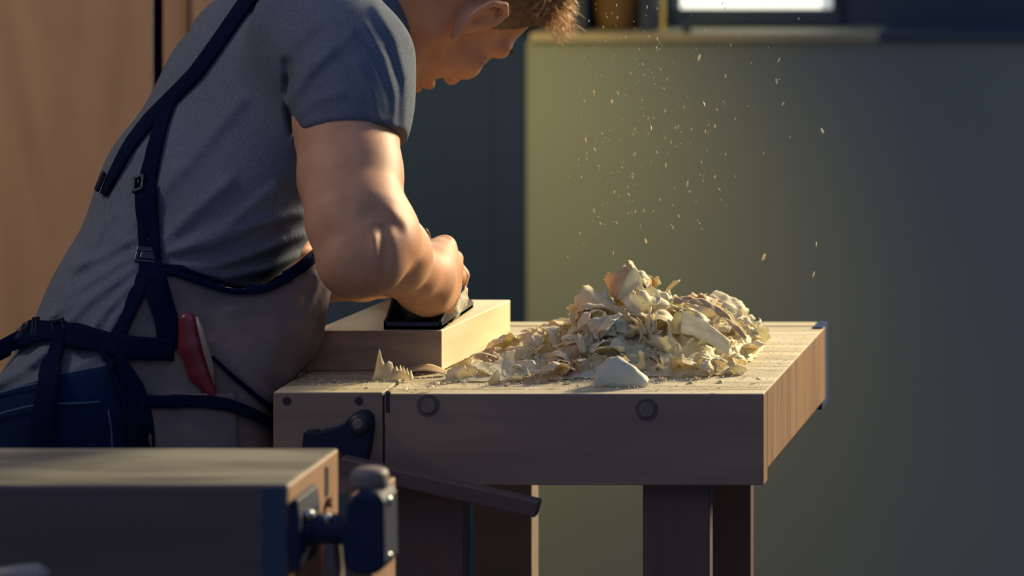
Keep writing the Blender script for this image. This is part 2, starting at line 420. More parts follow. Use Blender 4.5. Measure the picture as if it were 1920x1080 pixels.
# ------------------------------------------------------------------ main workbench
TOPZ = 0.86
BL, BR = XP(512, 0), XP(1432, 0)
BJ = XP(719, 0)
BACK = 0.48
wb = empty('workbench', ((BL+BR)/2, 0.24, 0), label='pale topped wooden workbench carrying the block and the heap of shavings', cat='workbench')
bm = bmesh.new(); box(bm, BJ+0.001, BR, 0.028, BACK, TOPZ-0.083, TOPZ)
slab = bmobj('bench_top', bm, M['maple_top'], wb, bevel=0.0015)
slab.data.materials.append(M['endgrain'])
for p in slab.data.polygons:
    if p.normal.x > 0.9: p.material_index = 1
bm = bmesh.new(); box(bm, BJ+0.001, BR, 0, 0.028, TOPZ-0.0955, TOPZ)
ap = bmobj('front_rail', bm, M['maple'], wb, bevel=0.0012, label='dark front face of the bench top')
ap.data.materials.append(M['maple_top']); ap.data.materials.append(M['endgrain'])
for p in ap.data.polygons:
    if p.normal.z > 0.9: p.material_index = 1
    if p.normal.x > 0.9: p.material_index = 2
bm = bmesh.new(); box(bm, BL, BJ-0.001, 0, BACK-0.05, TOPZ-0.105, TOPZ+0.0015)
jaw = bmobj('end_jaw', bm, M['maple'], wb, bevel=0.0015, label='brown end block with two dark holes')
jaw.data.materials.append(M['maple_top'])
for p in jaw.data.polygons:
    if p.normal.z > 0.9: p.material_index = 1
def disc(name, px, py, r, m, parent, y0=-0.002, y1=0.006, **kw):
    bm = bmesh.new(); c = W(px, py, 0)
    tube(bm, [(c.x, y1, c.z), (c.x, y0, c.z)], r, 24)
    return bmobj(name, bm, m, parent, bevel=0.0006, **kw)
disc('screw_plug', 538, 752, .0047, M['screw'], wb, y0=-0.0006, label='dark round hole plug')
disc('screw_plug', 673, 752, .0045, M['screw'], wb, y0=-0.0006, label='dark round hole plug')
for px, py in ((803, 760), (1213, 768)):
    b_ = disc('bolt_washer', px, py, .0118, M['washer'], wb, y0=-0.0008)
    c_ = disc('bolt_head', px, py, .0078, M['bolt'], b_, y0=-0.003); c_.matrix_parent_inverse = Matrix()
bm = bmesh.new(); c = W(727, 755, 0); box(bm, c.x-.0035, c.x+.0035, -.0006, .005, c.z-.012, c.z+.012)
bmobj('slot', bm, M['screw'], wb, bevel=.003, label='dark upright slot')
bm = bmesh.new(); bx = XP(1527, BACK); box(bm, bx, bx+0.0115, BACK-0.02, BACK+0.03, ZP(763, BACK), TOPZ+0.002)
bmobj('end_plate', bm, M['dark_cab'], wb, bevel=.001, label='dark plate at the back corner')
bm = bmesh.new(); box(bm, BJ, XP(1541, BACK), BACK, BACK+0.03, TOPZ-0.083, TOPZ+0.001); bmobj('back_rail', bm, M['maple_top'], wb, bevel=.0015)
def leg(px0, px1, Y, dep, m='leg'):
    bm = bmesh.new(); box(bm, XP(px0, Y), XP(px1, Y), Y, Y+dep, 0, TOPZ-0.083)
    return bmobj('leg', bm, M[m], wb, bevel=.0015)
leg(742, 868, 0.03, 0.037); leg(1205, 1331, 0.03, 0.02)
leg(887, 997, 0.40, 0.04, 'maple'); leg(1300, 1408, 0.40, 0.02)  # left back leg's paler wood stands in for bounced light
bm = bmesh.new(); box(bm, XP(800,.06), XP(1320,.06), 0.41, 0.44, .12, .2); bmobj('stretcher', bm, M['leg'], wb, bevel=.002)
# iron vise fitting and its bar on the front of the bench
vf = empty('vise_fitting', W(690, 800, -.01), label='black iron vise bracket bolted to the bench front jaw', cat='vise')
def fp(px, py): c = W(px, py, 0); return (c.x, c.z)
bm = bmesh.new()
prism(bm, [fp(*q) for q in ((578,805),(600,803),(603,807),(612,803),(632,799),(655,788),(665,775),(678,767),(692,767),(702,776),(705,792),(703,812),(700,835),(694,858),(690,885),(660,885),(650,840),(575,838))], 'y', -.022, -.001)
bmobj('bracket', bm, M['iron'], vf, bevel=.003)
bm = bmesh.new(); c = W(684, 788, 0); tube(bm, [(c.x, -.02, c.z), (c.x, -.028, c.z), (c.x, -.03, c.z)], [.011, .0105, .008], 24)
bmobj('pivot', bm, M['screw'], vf)
bm = bmesh.new(); c = W(684, 786, 0); tube(bm, [(c.x, -.03, c.z), (c.x, -.034, c.z)], [.006, .0045], 16)
bmobj('bolt_head', bm, M['bolt'], vf)
bm = bmesh.new()
prism(bm, [fp(*q) for q in ((660,842),(704,852),(1028,924),(1020,955),(860,919),(660,872))], 'y', -.05, -.03)
bmobj('handle_bar', bm, M['near_wood'], vf, bevel=.002, label='dark wooden bar sloping down to the right')

# ------------------------------------------------------------------ near bench (blurred, lower left)
Yn, Yb = -0.53, -0.33
nb = empty('near_workbench', (-0.8, -0.43, 0), label='blurred workbench in the lower left foreground with olive lit top', cat='workbench')
nx1 = XP(540, Yn)
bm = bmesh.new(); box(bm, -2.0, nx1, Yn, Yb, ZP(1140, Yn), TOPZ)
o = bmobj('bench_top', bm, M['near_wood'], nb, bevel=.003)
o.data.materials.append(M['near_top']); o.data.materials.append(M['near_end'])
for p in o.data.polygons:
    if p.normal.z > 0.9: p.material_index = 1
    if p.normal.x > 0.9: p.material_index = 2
bm = bmesh.new(); box(bm, XP(492, Yn), nx1-.001, Yn-.0015, Yn, ZP(1140, Yn)+.001, TOPZ-.003)
bmobj('end_cap', bm, M['navy'], nb, label='darker strip at the right end')
for xx in (-1.8, -0.3):
    bm = bmesh.new(); box(bm, xx, xx+.08, Yn+.02, Yb-.02, 0, ZP(1140, Yn)); bmobj('leg', bm, M['near_wood'], nb, bevel=.002)
bm = bmesh.new(); s = nx1; yy = -0.378; box(bm, s-.003, s+.0012, yy-.008, yy+.004, ZP(930, yy), ZP(872, yy)); bmobj('slot', bm, M['screw'], nb, bevel=.001)
bm = bmesh.new(); tube(bm, [(s, yy, ZP(942, yy)), (s+.006, yy, ZP(942, yy))], .005, 12); bmobj('peg', bm, M['near_end'], nb)
# jaw board and cast-iron end vise of the near bench
vs = empty('end_vise', (nx1+.06, -.45, .6), label='blurred black cast iron end vise on the near bench corner', cat='vise')
Yv = -0.5
jx = XP(742, Yb)
bm = bmesh.new(); box(bm, jx-.022, jx, Yb-.1, Yb, .45, ZP(894, Yb)); bmobj('jaw', bm, M['near_end'], vs, bevel=.002, label='brown wooden jaw board')
X = lambda p: XP(p, Yv); Z = lambda p: ZP(p, Yv)
bm = bmesh.new()
prism(bm, [(X(556), Z(945)), (X(563), Z(925)), (X(572), Z(925)), (X(577), Z(960)), (X(577), Z(1030)), (X(570), Z(1062)), (X(556), Z(1062)), (X(552), Z(1010))], 'y', Yv-.03, Yv+.05)
bmobj('mounting_plate', bm, M['iron'], vs, bevel=.003)
bm = bmesh.new(); tube(bm, [(X(572), Yv, Z(992)), (X(590), Yv, Z(992)), (X(592), Yv, Z(992)), (X(650), Yv, Z(992)), (X(668), Yv, Z(992))], [.0165, .0165, .0145, .0145, .017], 28)
bmobj('screw_sleeve', bm, M['iron'], vs)
bm = bmesh.new()
prism(bm, [(X(662), Z(935)), (X(680), Z(912)), (X(722), Z(912)), (X(733), Z(930)), (X(735), Z(1045)), (X(722), Z(1066)), (X(680), Z(1070)), (X(655), Z(1050)), (X(652), Z(1010)), (X(660), Z(960))], 'y', Yv-.03, Yv+.03)
bmobj('casting', bm, M['iron'], vs, bevel=.006, seg=3)
bm = bmesh.new(); tube(bm, [(X(692), Yv, Z(q)) for q in (914, 908, 890, 882, 877)], [.0165, .0175, .018, .0165, .012], 28)
bmobj('handle_boss', bm, M['bolt'], vs, smooth=True, label='grey rounded handle boss')
for px, py in ((733, 936), (733, 1041)):
    bm = bmesh.new(); tube(bm, [(X(px)-.006, Yv-.01, Z(py)), (X(px)+.0015, Yv-.01, Z(py)), (X(px)+.003, Yv-.01, Z(py))], [.0052, .0052, .003], 14)
    bmobj('nut', bm, M['steel'], vs, smooth=True, label='bright steel nut')
for px, py, r in ((583, 958, .0048), (618, 965, .004)):
    bm = bmesh.new(); tube(bm, [(X(px), Yv-.01, Z(py)-.006), (X(px), Yv-.01, Z(py)+.001), (X(px), Yv-.01, Z(py)+.003)], [r, r, r*.5], 14)
    bmobj('nut', bm, M['steel'], vs, smooth=True, label='bright steel nut')
bm = bmesh.new(); prism(bm, [(X(610), Z(1015)), (X(632), Z(1015)), (X(640), Z(1100)), (X(606), Z(1100))], 'y', Yv-.01, Yv+.02)
bmobj('guide_rod', bm, M['near_wood'], vs, bevel=.003, label='dark plum guide rod')
Yk = -0.62
bm = bmesh.new(); tube(bm, [W(-40, 1090, Yk), W(30, 1082, Yk), W(70, 1078, Yk), W(92, 1082, Yk)], [.010, .011, .011, .006], 20)
bmobj('handle', bm, M['palegrey'], nb, smooth=True, label='pale rounded handle end')

# ------------------------------------------------------------------ the block being planed
fl, fr, br_ = W(585, 620, .14), W(828, 620, .14), None
BZ = fl.z
dbk = FPX*(CZ-BZ)/(562-PPY); Ybk = dbk+CY
brx = XP(957, Ybk); blx = brx-(fr.x-fl.x)
bm = bmesh.new()
prism(bm, [(fl.x, .14), (fr.x, .14), (brx, Ybk), (blx, Ybk)], 'z', TOPZ+.002, BZ)
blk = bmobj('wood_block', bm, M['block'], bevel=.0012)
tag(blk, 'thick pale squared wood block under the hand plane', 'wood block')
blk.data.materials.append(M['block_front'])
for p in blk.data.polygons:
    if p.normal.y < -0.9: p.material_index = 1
bm = bmesh.new()
prism(bm, [fl[0:1]+(0,) if 0 else (XP(543,.13), TOPZ+.0015), (XP(583,.13), TOPZ+.0015), (XP(583,.13), ZP(632,.13)), (XP(575,.13), ZP(650,.13)), (XP(560,.13), ZP(676,.13))], 'y', .13, .20)
tag(bmobj('stop_wedge', bm, M['block_front'], bevel=.001), 'slim brown wedge against the left end of the block', 'wedge')
# ------------------------------------------------------------------ hand plane
PX0, PX1 = XP(719, .146), XP(828, .146)
PC = (PX0+PX1)/2; PY0 = .146; PZ = BZ+.0004
pl = empty('hand_plane', (PC, PY0, PZ), label='black iron hand plane with brown handle gripped on the block', cat='hand plane')
bm = bmesh.new(); box(bm, PX0, PX1, PY0, PY0+.165, PZ, PZ+.0045); 
prof = [(PY0,PZ),(PY0,PZ+.009),(PY0+.012,PZ+.013),(PY0+.035,PZ+.026),(PY0+.06,PZ+.042),(PY0+.085,PZ+.05),(PY0+.098,PZ+.046),(PY0+.122,PZ+.024),(PY0+.142,PZ+.014),(PY0+.165,PZ+.007),(PY0+.165,PZ)]
prism(bm, prof, 'x', PX0, PX0+.0035); prism(bm, prof, 'x', PX1-.0035, PX1)
box(bm, PX0, PX1, PY0, PY0+.004, PZ, PZ+.008); box(bm, PX0, PX1, PY0+.161, PY0+.165, PZ, PZ+.006)
bmobj('plane_body', bm, M['iron_gloss'], pl, bevel=.0008)
tm = lambda y, z: (PY0+y, PZ+z)
bm = bmesh.new()
prism(bm, [tm(*q) for q in ((.020,.0045),(.078,.0045),(.080,.012),(.070,.022),(.064,.040),(.066,.058),(.072,.072),(.070,.080),(.055,.088),(.040,.100),(.033,.105),(.027,.102),(.030,.092),(.040,.078),(.042,.062),(.038,.045),(.034,.030),(.026,.018),(.018,.012))], 'x', PC-.0105, PC+.0105)
bmobj('handle', bm, M['rosewood'], pl, bevel=.004, seg=3, smooth=False)
bm = bmesh.new(); tube(bm, [(PC, PY0+.140, PZ+z) for z in (.004,.006,.018,.03,.045,.055,.060)], [.016,.016,.010,.012,.018,.014,.004], 24)
bmobj('front_knob', bm, M['rosewood'], pl, smooth=True)
bm = bmesh.new(); prism(bm, [tm(*q) for q in ((.108,.004),(.112,.005),(.092,.062),(.088,.060))], 'x', PC-.024, PC+.024)
bmobj('blade', bm, M['steel'], pl, bevel=.0005)
bm = bmesh.new(); prism(bm, [tm(*q) for q in ((.084,.004),(.106,.004),(.088,.050),(.084,.048))], 'x', PC-.018, PC+.018)
bmobj('frog', bm, M['iron'], pl, bevel=.001)
bm = bmesh.new(); tube(bm, [(PC+.002, PY0+.03, PZ+.0045),(PC+.002, PY0+.03, PZ+.0065)], .005, 14)
bmobj('tote_bolt', bm, M['steel'], pl)

# ------------------------------------------------------------------ the man
man = empty('person', (XP(200,.15), .15, 0), label='man in grey t-shirt, apron and jeans leaning over the bench pushing the plane', cat='person')
def C(px, py, Y, rpx):     # chain node: photo position at depth Y with radius in photo pixels
    return (np.array(W(px, py, Y)), rpx/PXM(Y))
RV = np.array([.57, -.82, 0.]); RV /= np.linalg.norm(RV)
# head frame
HF = np.array([.114, .542, -.832]); HU = np.array([.78, .47, .413]); HF /= np.linalg.norm(HF)
HU -= HF*(HU@HF); HU /= np.linalg.norm(HU); HLf = np.cross(HU, HF)
HC = np.array(W(832, -11, .36)); HS = 1.0
HM = np.stack([HF, HLf, HU], 1)
def hw(f, l, u): return HC+HM@(np.array([f, l, u])*HS)
def head_sdf(P):
    q = ((P-HC)@HM)/HS
    qs = q.copy(); qs[:, 1] = np.abs(qs[:, 1])
    d = ell(q, (-.010,0,.045), (.095,.075,.086))
    d = smin(d, ell(q, (.040,0,-.020), (.048,.056,.085)), .03)
    d = smin(d, chain(qs, [((-.002,.050,-.045), .018), ((.030,.042,-.078), .016), ((.076,.010,-.098), .015)]), .022)
    d = smin(d, ell(q, (.078,0,-.094), (.017,.020,.017)), .012)
    d = smin(d, chain(qs, [((.082,.0,.034), .011), ((.078,.036,.034), .010), ((.060,.056,.026), .010)]), .014)
    d = smin(d, ell(qs, (.060,.044,-.014), (.024,.022,.018)), .02)
    d = smax(d, -ell(qs, (.096,.031,.010), (.014,.017,.012)), .010)
    d = smin(d, ell(qs, (.074,.031,.009), (.0125,.0135,.0115)), .004)
    d = smin(d, chain(q, [((.084,0,.024), .0085), ((.100,0,-.002), .009), ((.108,0,-.018), .009)]), .010)
    d = smin(d, ell(qs, (.095,.011,-.023), (.010,.007,.007)), .006)
    d = smin(d, ell(q, (.086,0,-.050), (.015,.026,.008)), .006)
    d = smin(d, ell(q, (.084,0,-.064), (.015,.022,.008)), .005)
    # ear
    e = ell(qs, (-.006,.076,.002), (.016,.007,.028))
    e = smin(e, chain(qs, [((.008,.077,.004), .003), ((.010,.080,.020), .0036), ((.002,.084,.033), .004), ((-.012,.087,.034), .0042),
                           ((-.023,.088,.020), .0042), ((-.021,.086,.002), .0038), ((-.010,.082,-.016), .0042), ((.001,.078,-.027), .0058)]), .004)
    e = smax(e, -ell(qs, (-.006,.086,.008), (.008,.007,.014)), .003)
    d = smin(d, e, .004)
    return d*HS
neck = [C(640, 25, .28, 105), (hw(-.045,0,-.075), .058), (hw(-.03,0,-.02), .060)]
AR = [C(625, 90, .11, 90), C(650, 235, .045, 95), C(657, 330, .0, 94), C(668, 415, -.045, 90), C(674, 474, -.068, 74)]
FA = [C(686, 474, -.062, 70), C(705, 456, -.040, 66), C(735, 486, .03, 61), C(770, 512, .095, 47)]
WR = np.array(W(790, 524, .14))
KX = PC                      # tote axis
mcp = [(-.116, .202, .985), (-.109, .205, .963), (-.111, .204, .941), (-.117, .200, .921)]
mcp = [np.array(m) for m in mcp]
pip = [np.array(m) for m in ((-.112,.240,.968), (-.1085,.238,.949), (-.113,.234,.930), (-.118,.229,.9165))]
dip = [np.array(m) for m in ((-.128,.257,.962), (-.127,.254,.945), (-.129,.250,.928), (-.131,.245,.916))]
tip = [np.array(m) for m in ((-.150,.255,.960), (-.150,.251,.944), (-.150,.248,.928), (-.149,.243,.917))]
def hand_sdf(P):
    d = cone(P, WR, WR+np.array([.004,.03,.006]), .026, .022)
    for i, r in enumerate((.0155,.0150,.0145,.0140)):
        d = smin(d, cone(P, WR+np.array([.004, .012, (.014,.005,-.005,-.014)[i]]), mcp[i], .018, r*.90), .018)
    d = smin(d, ell(P, (-.1165,.180,.956), (.013,.036,.036)), .016)
    d = smin(d, ell(P, (WR+mcp[3])/2+np.array([-.001,.002,-.008]), (.017,.028,.015)), .012)   # heel of the hand
    d = smin(d, cone(P, WR+np.array([-.008,.010,.012]), np.array([-.156,.186,.968]), .019, .0135), .012)
    for i in range(4):
        r = (.0098,.0100,.0094,.0084)[i]
        f = cone(P, mcp[i], pip[i], r*1.10, r)
        f = np.minimum(f, np.linalg.norm(P-pip[i], axis=1)-r*1.08)
        f = smin(f, cone(P, pip[i], dip[i], r*.98, r*.90), .003)
        f = smin(f, cone(P, dip[i], tip[i], r*.92, r*.80), .003)
        d = smin(d, f, .0045)
    for m in mcp: d = smin(d, np.linalg.norm(P-(m+np.array([.003,.002,.003])), axis=1)-.0098, .006)
    # thumb over the left side of the handle
    t = chain(P, [(np.array([-.156,.186,.968]), .0125), (np.array([-.170,.214,.960]), .0105), (np.array([-.166,.240,.948]), .0090)])
    return smin(d, t, .006)
# left arm and hand on the front knob
LK = np.array([PC-.004, PY0+.140, PZ+.034])
LA = [C(470, 150, .46, 84), C(500, 320, .46, 76), C(530, 500, .47, 60)]
LF = [C(535, 515, .47, 52), C(600, 522, .45, 46), C(680, 524, .41, 38), C(765, 528, .37, 28)]
def lhand_sdf(P):
    wr = np.array(W(768, 528, .37))
    d = cone(P, wr, LK+np.array([-.012,.0,.014]), .024, .021)
    for i, a in enumerate((-1.1, -.45, .25, .9)):
        dx, dy = math.cos(a), math.sin(a)
        k0 = LK+np.array([dx*.014, dy*.022, .018]); k1 = LK+np.array([dx*.026, dy*.028, .004]); k2 = LK+np.array([dx*.020, dy*.022, -.020])
        f = chain(P, [(k0, .0105), (k1, .0095), (k2, .0082)])
        d = smin(d, f, .004)
    d = smin(d, chain(P, [(wr+np.array([.02,-.012,.0]), .014), (LK+np.array([-.024,-.014,.006]), .0105), (LK+np.array([-.016,-.024,-.014]), .009)]), .008)
    return d
TOR = [C(165, 752, .12, 150), C(262, 570, .16, 130), C(384, 376, .21, 160), C(523, 183, .26, 174), C(600, 60, .29, 130)]
def aniso(P, pts, s, k=.05):
    Mx = np.eye(3)-(1-s)*np.outer(RV, RV)
    o = np.asarray(pts[0][0])
    Q = (P-o)@Mx.T
    return chain(Q, [(Mx@(np.asarray(c)-o), r) for c, r in pts], k)
def body_sdf(P):
    d = head_sdf(P)
    d = smin(d, chain(P, neck), .025)
    a = chain(P, AR, .01)
    a = smin(a, chain(P, [C(657, 498, -.074, 54), C(690, 480, -.065, 66)]), .02)
    f = chain(P, FA+[(WR, .027)], .02)
    f = smin(f, chain(P, [C(728, 425, -.02, 40), C(752, 462, .04, 34)]), .03)
    a = smin(a, f, .016)
    u, v = pxy(P)
    # tendon ridge at the elbow crease, with a hollow on its left
    a = a-.0030*np.exp(-(polydist(u, v, [(702,445),(703,475),(708,500)])/9)**2)+.0035*np.exp(-(polydist(u, v, [(716,430),(722,465),(722,490)])/12)**2)
    a = a-.003*np.exp(-(polydist(u, v, [(735,400),(765,430),(790,480)])/18)**2)+.003*np.exp(-(polydist(u, v, [(690,400),(720,405),(745,425)])/14)**2)
    hnd = hand_sdf(P)
    a = smin(a, hnd, .026)
    d = smin(d, a, .01)
    L = chain(P, LA+LF, .01); L = smin(L, lhand_sdf(P), .012)
    d = smin(d, L, .005)
    d = np.minimum(d, chain(P, [(c, r*.55) for c, r in TOR]))
    d = np.minimum(d, cone(P, TOR[3][0], AR[0][0], .05, .04)); d = np.minimum(d, cone(P, TOR[3][0], LA[0][0], .05, .04))
    d = smin(d, chain(P, [C(600, 60, .29, 60), C(640, 25, .28, 100)]), .02)
    return d
body = sdfmesh('body', body_sdf, (-.62, -.16, .76), (.13, .60, 1.44), .002, M['skin'], man)

# clothes
def shirt_folds(u, v):
    f = np.zeros(u.shape)
    ridges = [  # polyline, height mm, width px
        ([(705,15),(742,75),(760,145),(756,235)], 2.3, 10), ([(684,45),(722,110),(741,185),(738,250)], 1.9, 9), ([(655,60),(700,130),(722,200),(720,240)], 1.2, 12),
        ([(670,120),(700,180),(708,225)], 2.0, 8), ([(560,215),(585,190),(640,175)], 1.6, 9), ([(548,190),(570,140),(620,95)], 2.6, 12), ([(560,165),(600,110),(660,60)], 1.5, 12),
        ([(225,445),(300,360),(380,270),(450,190)], 3.2, 16), ([(255,500),(170,560),(105,625),(60,680)], 3.4, 10), ([(265,470),(180,520),(120,560),(90,600)], 3.0, 9),
        ([(262,520),(200,580),(150,650)], 2.8, 8), ([(268,440),(190,480),(140,500)], 3.0, 10), ([(258,545),(215,600),(195,640)], 2.2, 6),
        ([(305,455),(360,400),(430,340)], 3.0, 13), ([(310,475),(400,455),(480,420),(565,400)], 2.6, 11), ([(320,495),(400,500),(470,478),(570,440)], 2.6, 9),
        ([(320,470),(420,430),(520,350)], 2.0, 12), ([(340,505),(420,520),(500,505),(560,480)], 2.2, 8),
        ([(150,560),(90,600),(40,650)], 2.4, 9), ([(100,650),(50,690),(0,720)], 3.0, 9), ([(180,670),(140,690),(110,720)], 2.0, 7), ([(60,640),(20,690),(-20,730)], 2.4, 9),
        ([(240,290),(210,370),(170,450)], 2.2, 12), ([(215,400),(160,480),(120,540)], 2.2, 10), ([(330,120),(290,200),(260,280)], 1.5, 14)]
    for pts, a, w_ in ridges:
        f += a*.0014*np.exp(-(polydist(u, v, pts)/w_)**2)
    for pts, a, w_ in [([(538,120),(541,170),(548,215),(556,245)], 7, 11), ([(600,60),(560,100),(545,150)], 3, 12), ([(285,300),(290,400),(285,480)], 3.5, 12),
                       ([(725,90),(750,160),(748,230)], 1.6, 7), ([(705,120),(730,170),(733,215)], 1.0, 6)]:
        f -= a*.001*np.exp(-(polydist(u, v, pts)/w_)**2)
    return f
SLn = np.array([.10, -.42, -.90]); SLn /= np.linalg.norm(SLn)
SLc = np.array(W(655, 262, .035))
SLV = [C(600, 60, .14, 128), C(652, 120, .085, 112), C(656, 200, .055, 104), C(654, 300, .02, 98)]
LSL = [C(470, 100, .44, 120), C(490, 230, .46, 100)]
def shirt_sdf(P):
    u, v = pxy(P)
    d = aniso(P, TOR, .62)
    s = chain(P, SLV, .03)
    s = smax(s, (P-SLc)@SLn, .003)
    d = smin(d, s, .035)
    d = smin(d, chain(P, LSL, .02), .03)
    d = smin(d, chain(P, [C(600, 60, .29, 110), C(655, 22, .285, 112)]), .04)   # collar
    d = d-shirt_folds(u, v)
    hem = np.interp(u, [-80, 0, 100, 215, 330, 420], [775, 752, 722, 698, 690, 690])
    d = smax(d, (v-hem)/1740., .004)
    # neck opening
    n = neck[1][0]-neck[0][0]; n = n/np.linalg.norm(n)
    return smax(d, (P-(neck[0][0]+n*.045))@n-.0, .004)
shirt = sdfmesh('tshirt', shirt_sdf, (-.70, -.08, .72), (-.05, .62, 1.36), .0028, M['shirt'], man, label='heather grey t-shirt')
HIPR, HIPL = W(150, 800, .06), W(90, 790, .26)
def jeans_sdf(P):
    d = aniso(P, [C(164, 740, .12, 146), C(150, 830, .13, 152)], .62)
    for hp, kn, an in ((HIPR, (-.46, .0, .50), (-.60, -.02, .09)), (HIPL, (-.42, .30, .48), (-.50, .38, .09))):
        d = smin(d, chain(P, [(np.array(hp), .095), (np.array(kn), .064), (np.array(an), .052)], .02), .03)
    u, v = pxy(P)
    top = np.interp(u, [-80, 0, 100, 215, 330, 420], [750, 735, 705, 682, 675, 675])
    return smax(d, (top-v)/1740., .004)
jeans = sdfmesh('jeans', jeans_sdf, (-.80, -.16, .05), (-.20, .56, .92), .005, M['jeans'], man, label='dark blue denim jeans')
for nm, x, y, a in (('boot', -.60, -.02, .35), ('boot', -.50, .38, .55)):
    def boot_sdf(P, x=x, y=y, a=a):
        R = np.array([[math.cos(a), math.sin(a), 0], [-math.sin(a), math.cos(a), 0], [0,0,1]])
        q = (P-np.array([x, y, 0]))@R.T
        d = chain(q, [((-.02,0,.05), .05), ((.10,0,.045), .047), ((.19,0,.035), .04)])
        d = smin(d, cone(q, (0,0,.06), (0,0,.16), .05, .055), .03)
        return smax(d, .0-q[:, 2], .003)
    sdfmesh(nm, boot_sdf, (x-.16, y-.16, -.01), (x+.28, y+.30, .24), .006, M['boot'], man, label='brown work boot')

APOLY = [(270,528),(312,508),(380,528),(445,542),(520,534),(560,510),(605,462),(800,400),(800,1700),(260,1700),(290,840),(262,760),(222,690),(214,640),(236,590)]
APB = [C(520, 520, .13, 96), C(493, 600, .12, 100), C(440, 680, .10, 98), C(405, 760, .09, 100), C(400, 860, .09, 102), C(392, 1300, .09, 104)]
def apron_sdf(P):
    u, v = pxy(P)
    d = aniso(P, TOR, .62)-.009
    b = aniso(P, APB, .75, .02)
    d = smin(d, b, .05)
    d = smin(d, aniso(P, [C(300, 740, .10, 96), C(330, 860, .10, 100), C(340, 1250, .1, 100)], .75), .04)
    f = np.zeros(u.shape)
    for pts, a, w_ in [([(600,520),(585,570),(560,620)], 2.5, 9), ([(612,540),(600,580),(590,610)], 2.5, 6), ([(560,560),(520,640),(500,700)], 2, 14), ([(400,640),(450,700),(500,740)], 2.5, 12),
                       ([(430,580),(520,560),(590,520)], 2, 12), ([(330,740),(360,800),(370,830)], 1.5, 12)]:
        f += a*.001*np.exp(-(polydist(u, v, pts)/w_)**2)
    d = d-f
    d = smax(d, polysd(u, v, APOLY)/1740., .003)
    return smax(d, .50-P[:, 2], .003)
apron = sdfmesh('apron', apron_sdf, (-.60, -.10, .48), (-.10, .50, 1.12), .003, M['apron'], man, label='grey brown canvas work apron')

TREE = bvh(shirt, jeans, apron)
def ribbon(name, pts, m, parent, off=.003, th=.0022, cols=4, step=7, **kw):
    """webbing laid on the clothes; pts = (px, py, width px)"""
    P2 = []
    for (x0, y0, w0), (x1, y1, w1) in zip(pts, pts[1:]):
        n = max(1, int(math.hypot(x1-x0, y1-y0)/step))
        for i in range(n):
            t = i/n; P2.append((x0+(x1-x0)*t, y0+(y1-y0)*t, w0+(w1-w0)*t))
    P2.append(pts[-1])
    for _ in range(3):
        P2 = [P2[0]]+[tuple((a+2*b+c)/4 for a, b, c in zip(P2[i-1], P2[i], P2[i+1])) for i in range(1, len(P2)-1)]+[P2[-1]]
    rows = []
    lastY = None
    for i, (x, y, w_) in enumerate(P2):
        a, b = P2[max(i-1, 0)], P2[min(i+1, len(P2)-1)]
        tx, ty = b[0]-a[0], b[1]-a[1]; L = math.hypot(tx, ty) or 1; nx, ny = -ty/L, tx/L
        row = []
        for k in range(cols+1):
            s = (k/cols-.5)*w_
            h = hit(TREE, x+nx*s, y+ny*s)
            row.append((x+nx*s, y+ny*s, h[0], h[1]))
        rows.append(row)
    Yg = [[(c[2].y if c[2] is not None else None) for c in r] for r in rows]
    allY = [y for r in Yg for y in r if y is not None]
    if not allY: return None
    for r in Yg:
        ok = [y for y in r if y is not None]
        base = max(ok) if ok else None
        for k in range(len(r)):
            if r[k] is None: r[k] = base
    for i in range(len(Yg)):
        for k in range(cols+1):
            if Yg[i][k] is None:
                j = min((jj for jj in range(len(Yg)) if Yg[jj][k] is not None), key=lambda jj: abs(jj-i)); Yg[i][k] = Yg[j][k]
    Yg = np.array(Yg)
    for _ in range(4):
        G = Yg.copy(); G[1:-1] = np.minimum(G[1:-1], (Yg[:-2]+Yg[1:-1]*2+Yg[2:])/4); Yg = G
    bm = bmesh.new(); V = []
    for r, ys in zip(rows, Yg):
        V.append([])
        for (x, y, p, n), Y in zip(r, ys):
            q = W(x, y, float(Y))
            nn = n if n is not None else Vector((0,-1,0))
            V[-1].append(bm.verts.new(q+nn*off*.6+Vector((0,-off*.6,0))))
    for a, b in zip(V, V[1:]):
        for k in range(cols): bm.faces.new([a[k], a[k+1], b[k+1], b[k]])
    o = bmobj(name, bm, m, parent, smooth=True, **kw)
    s = o.modifiers.new('solid', 'SOLIDIFY'); s.thickness = th; s.offset = 1
    # make the front face the camera side
    if sum(p.normal.y for p in o.data.polygons) > 0: o.data.flip_normals()
    return o
ap_ = apron
ribbon('shoulder_strap', [(492,-30,26),(455,20,26),(410,85,25),(370,140,25),(330,180,24),(285,225,23),(248,272,21),(226,312,18),(208,346,14),(199,366,10)], M['strap'], ap_)
ribbon('back_strap', [(348,160,16),(328,178,20),(308,225,24),(294,280,26),(282,330,30),(279,352,30)], M['strap'], ap_)
ribbon('back_strap', [(280,345,38),(282,400,40),(284,455,42),(284,500,46),(287,530,50)], M['strap'], ap_, off=.005)
ribbon('side_strap', [(274,520,28),(258,560,26),(238,600,26),(222,640,28)], M['strap'], ap_, off=.005)
ribbon('side_strap', [(290,520,48),(302,560,46),(314,600,44),(320,655,42)], M['strap'], ap_, off=.005)
ribbon('bib_binding', [(300,502,22),(340,510,24),(385,525,25),(440,540,25),(490,540,25),(535,522,24),(570,498,22),(596,472,18)], M['strap'], ap_, off=.006)
ribbon('waist_belt', [(-8,662,34),(10,652,35),(30,642,36),(75,622,42),(110,620,44),(140,628,48),(190,640,44),(250,652,44),(330,655,44)], M['strap'], ap_, off=.007)
ribbon('hanging_strap', [(122,612,24),(112,660,30),(98,720,36),(88,790,42),(82,860,44)], M['strap'], ap_, off=.009)
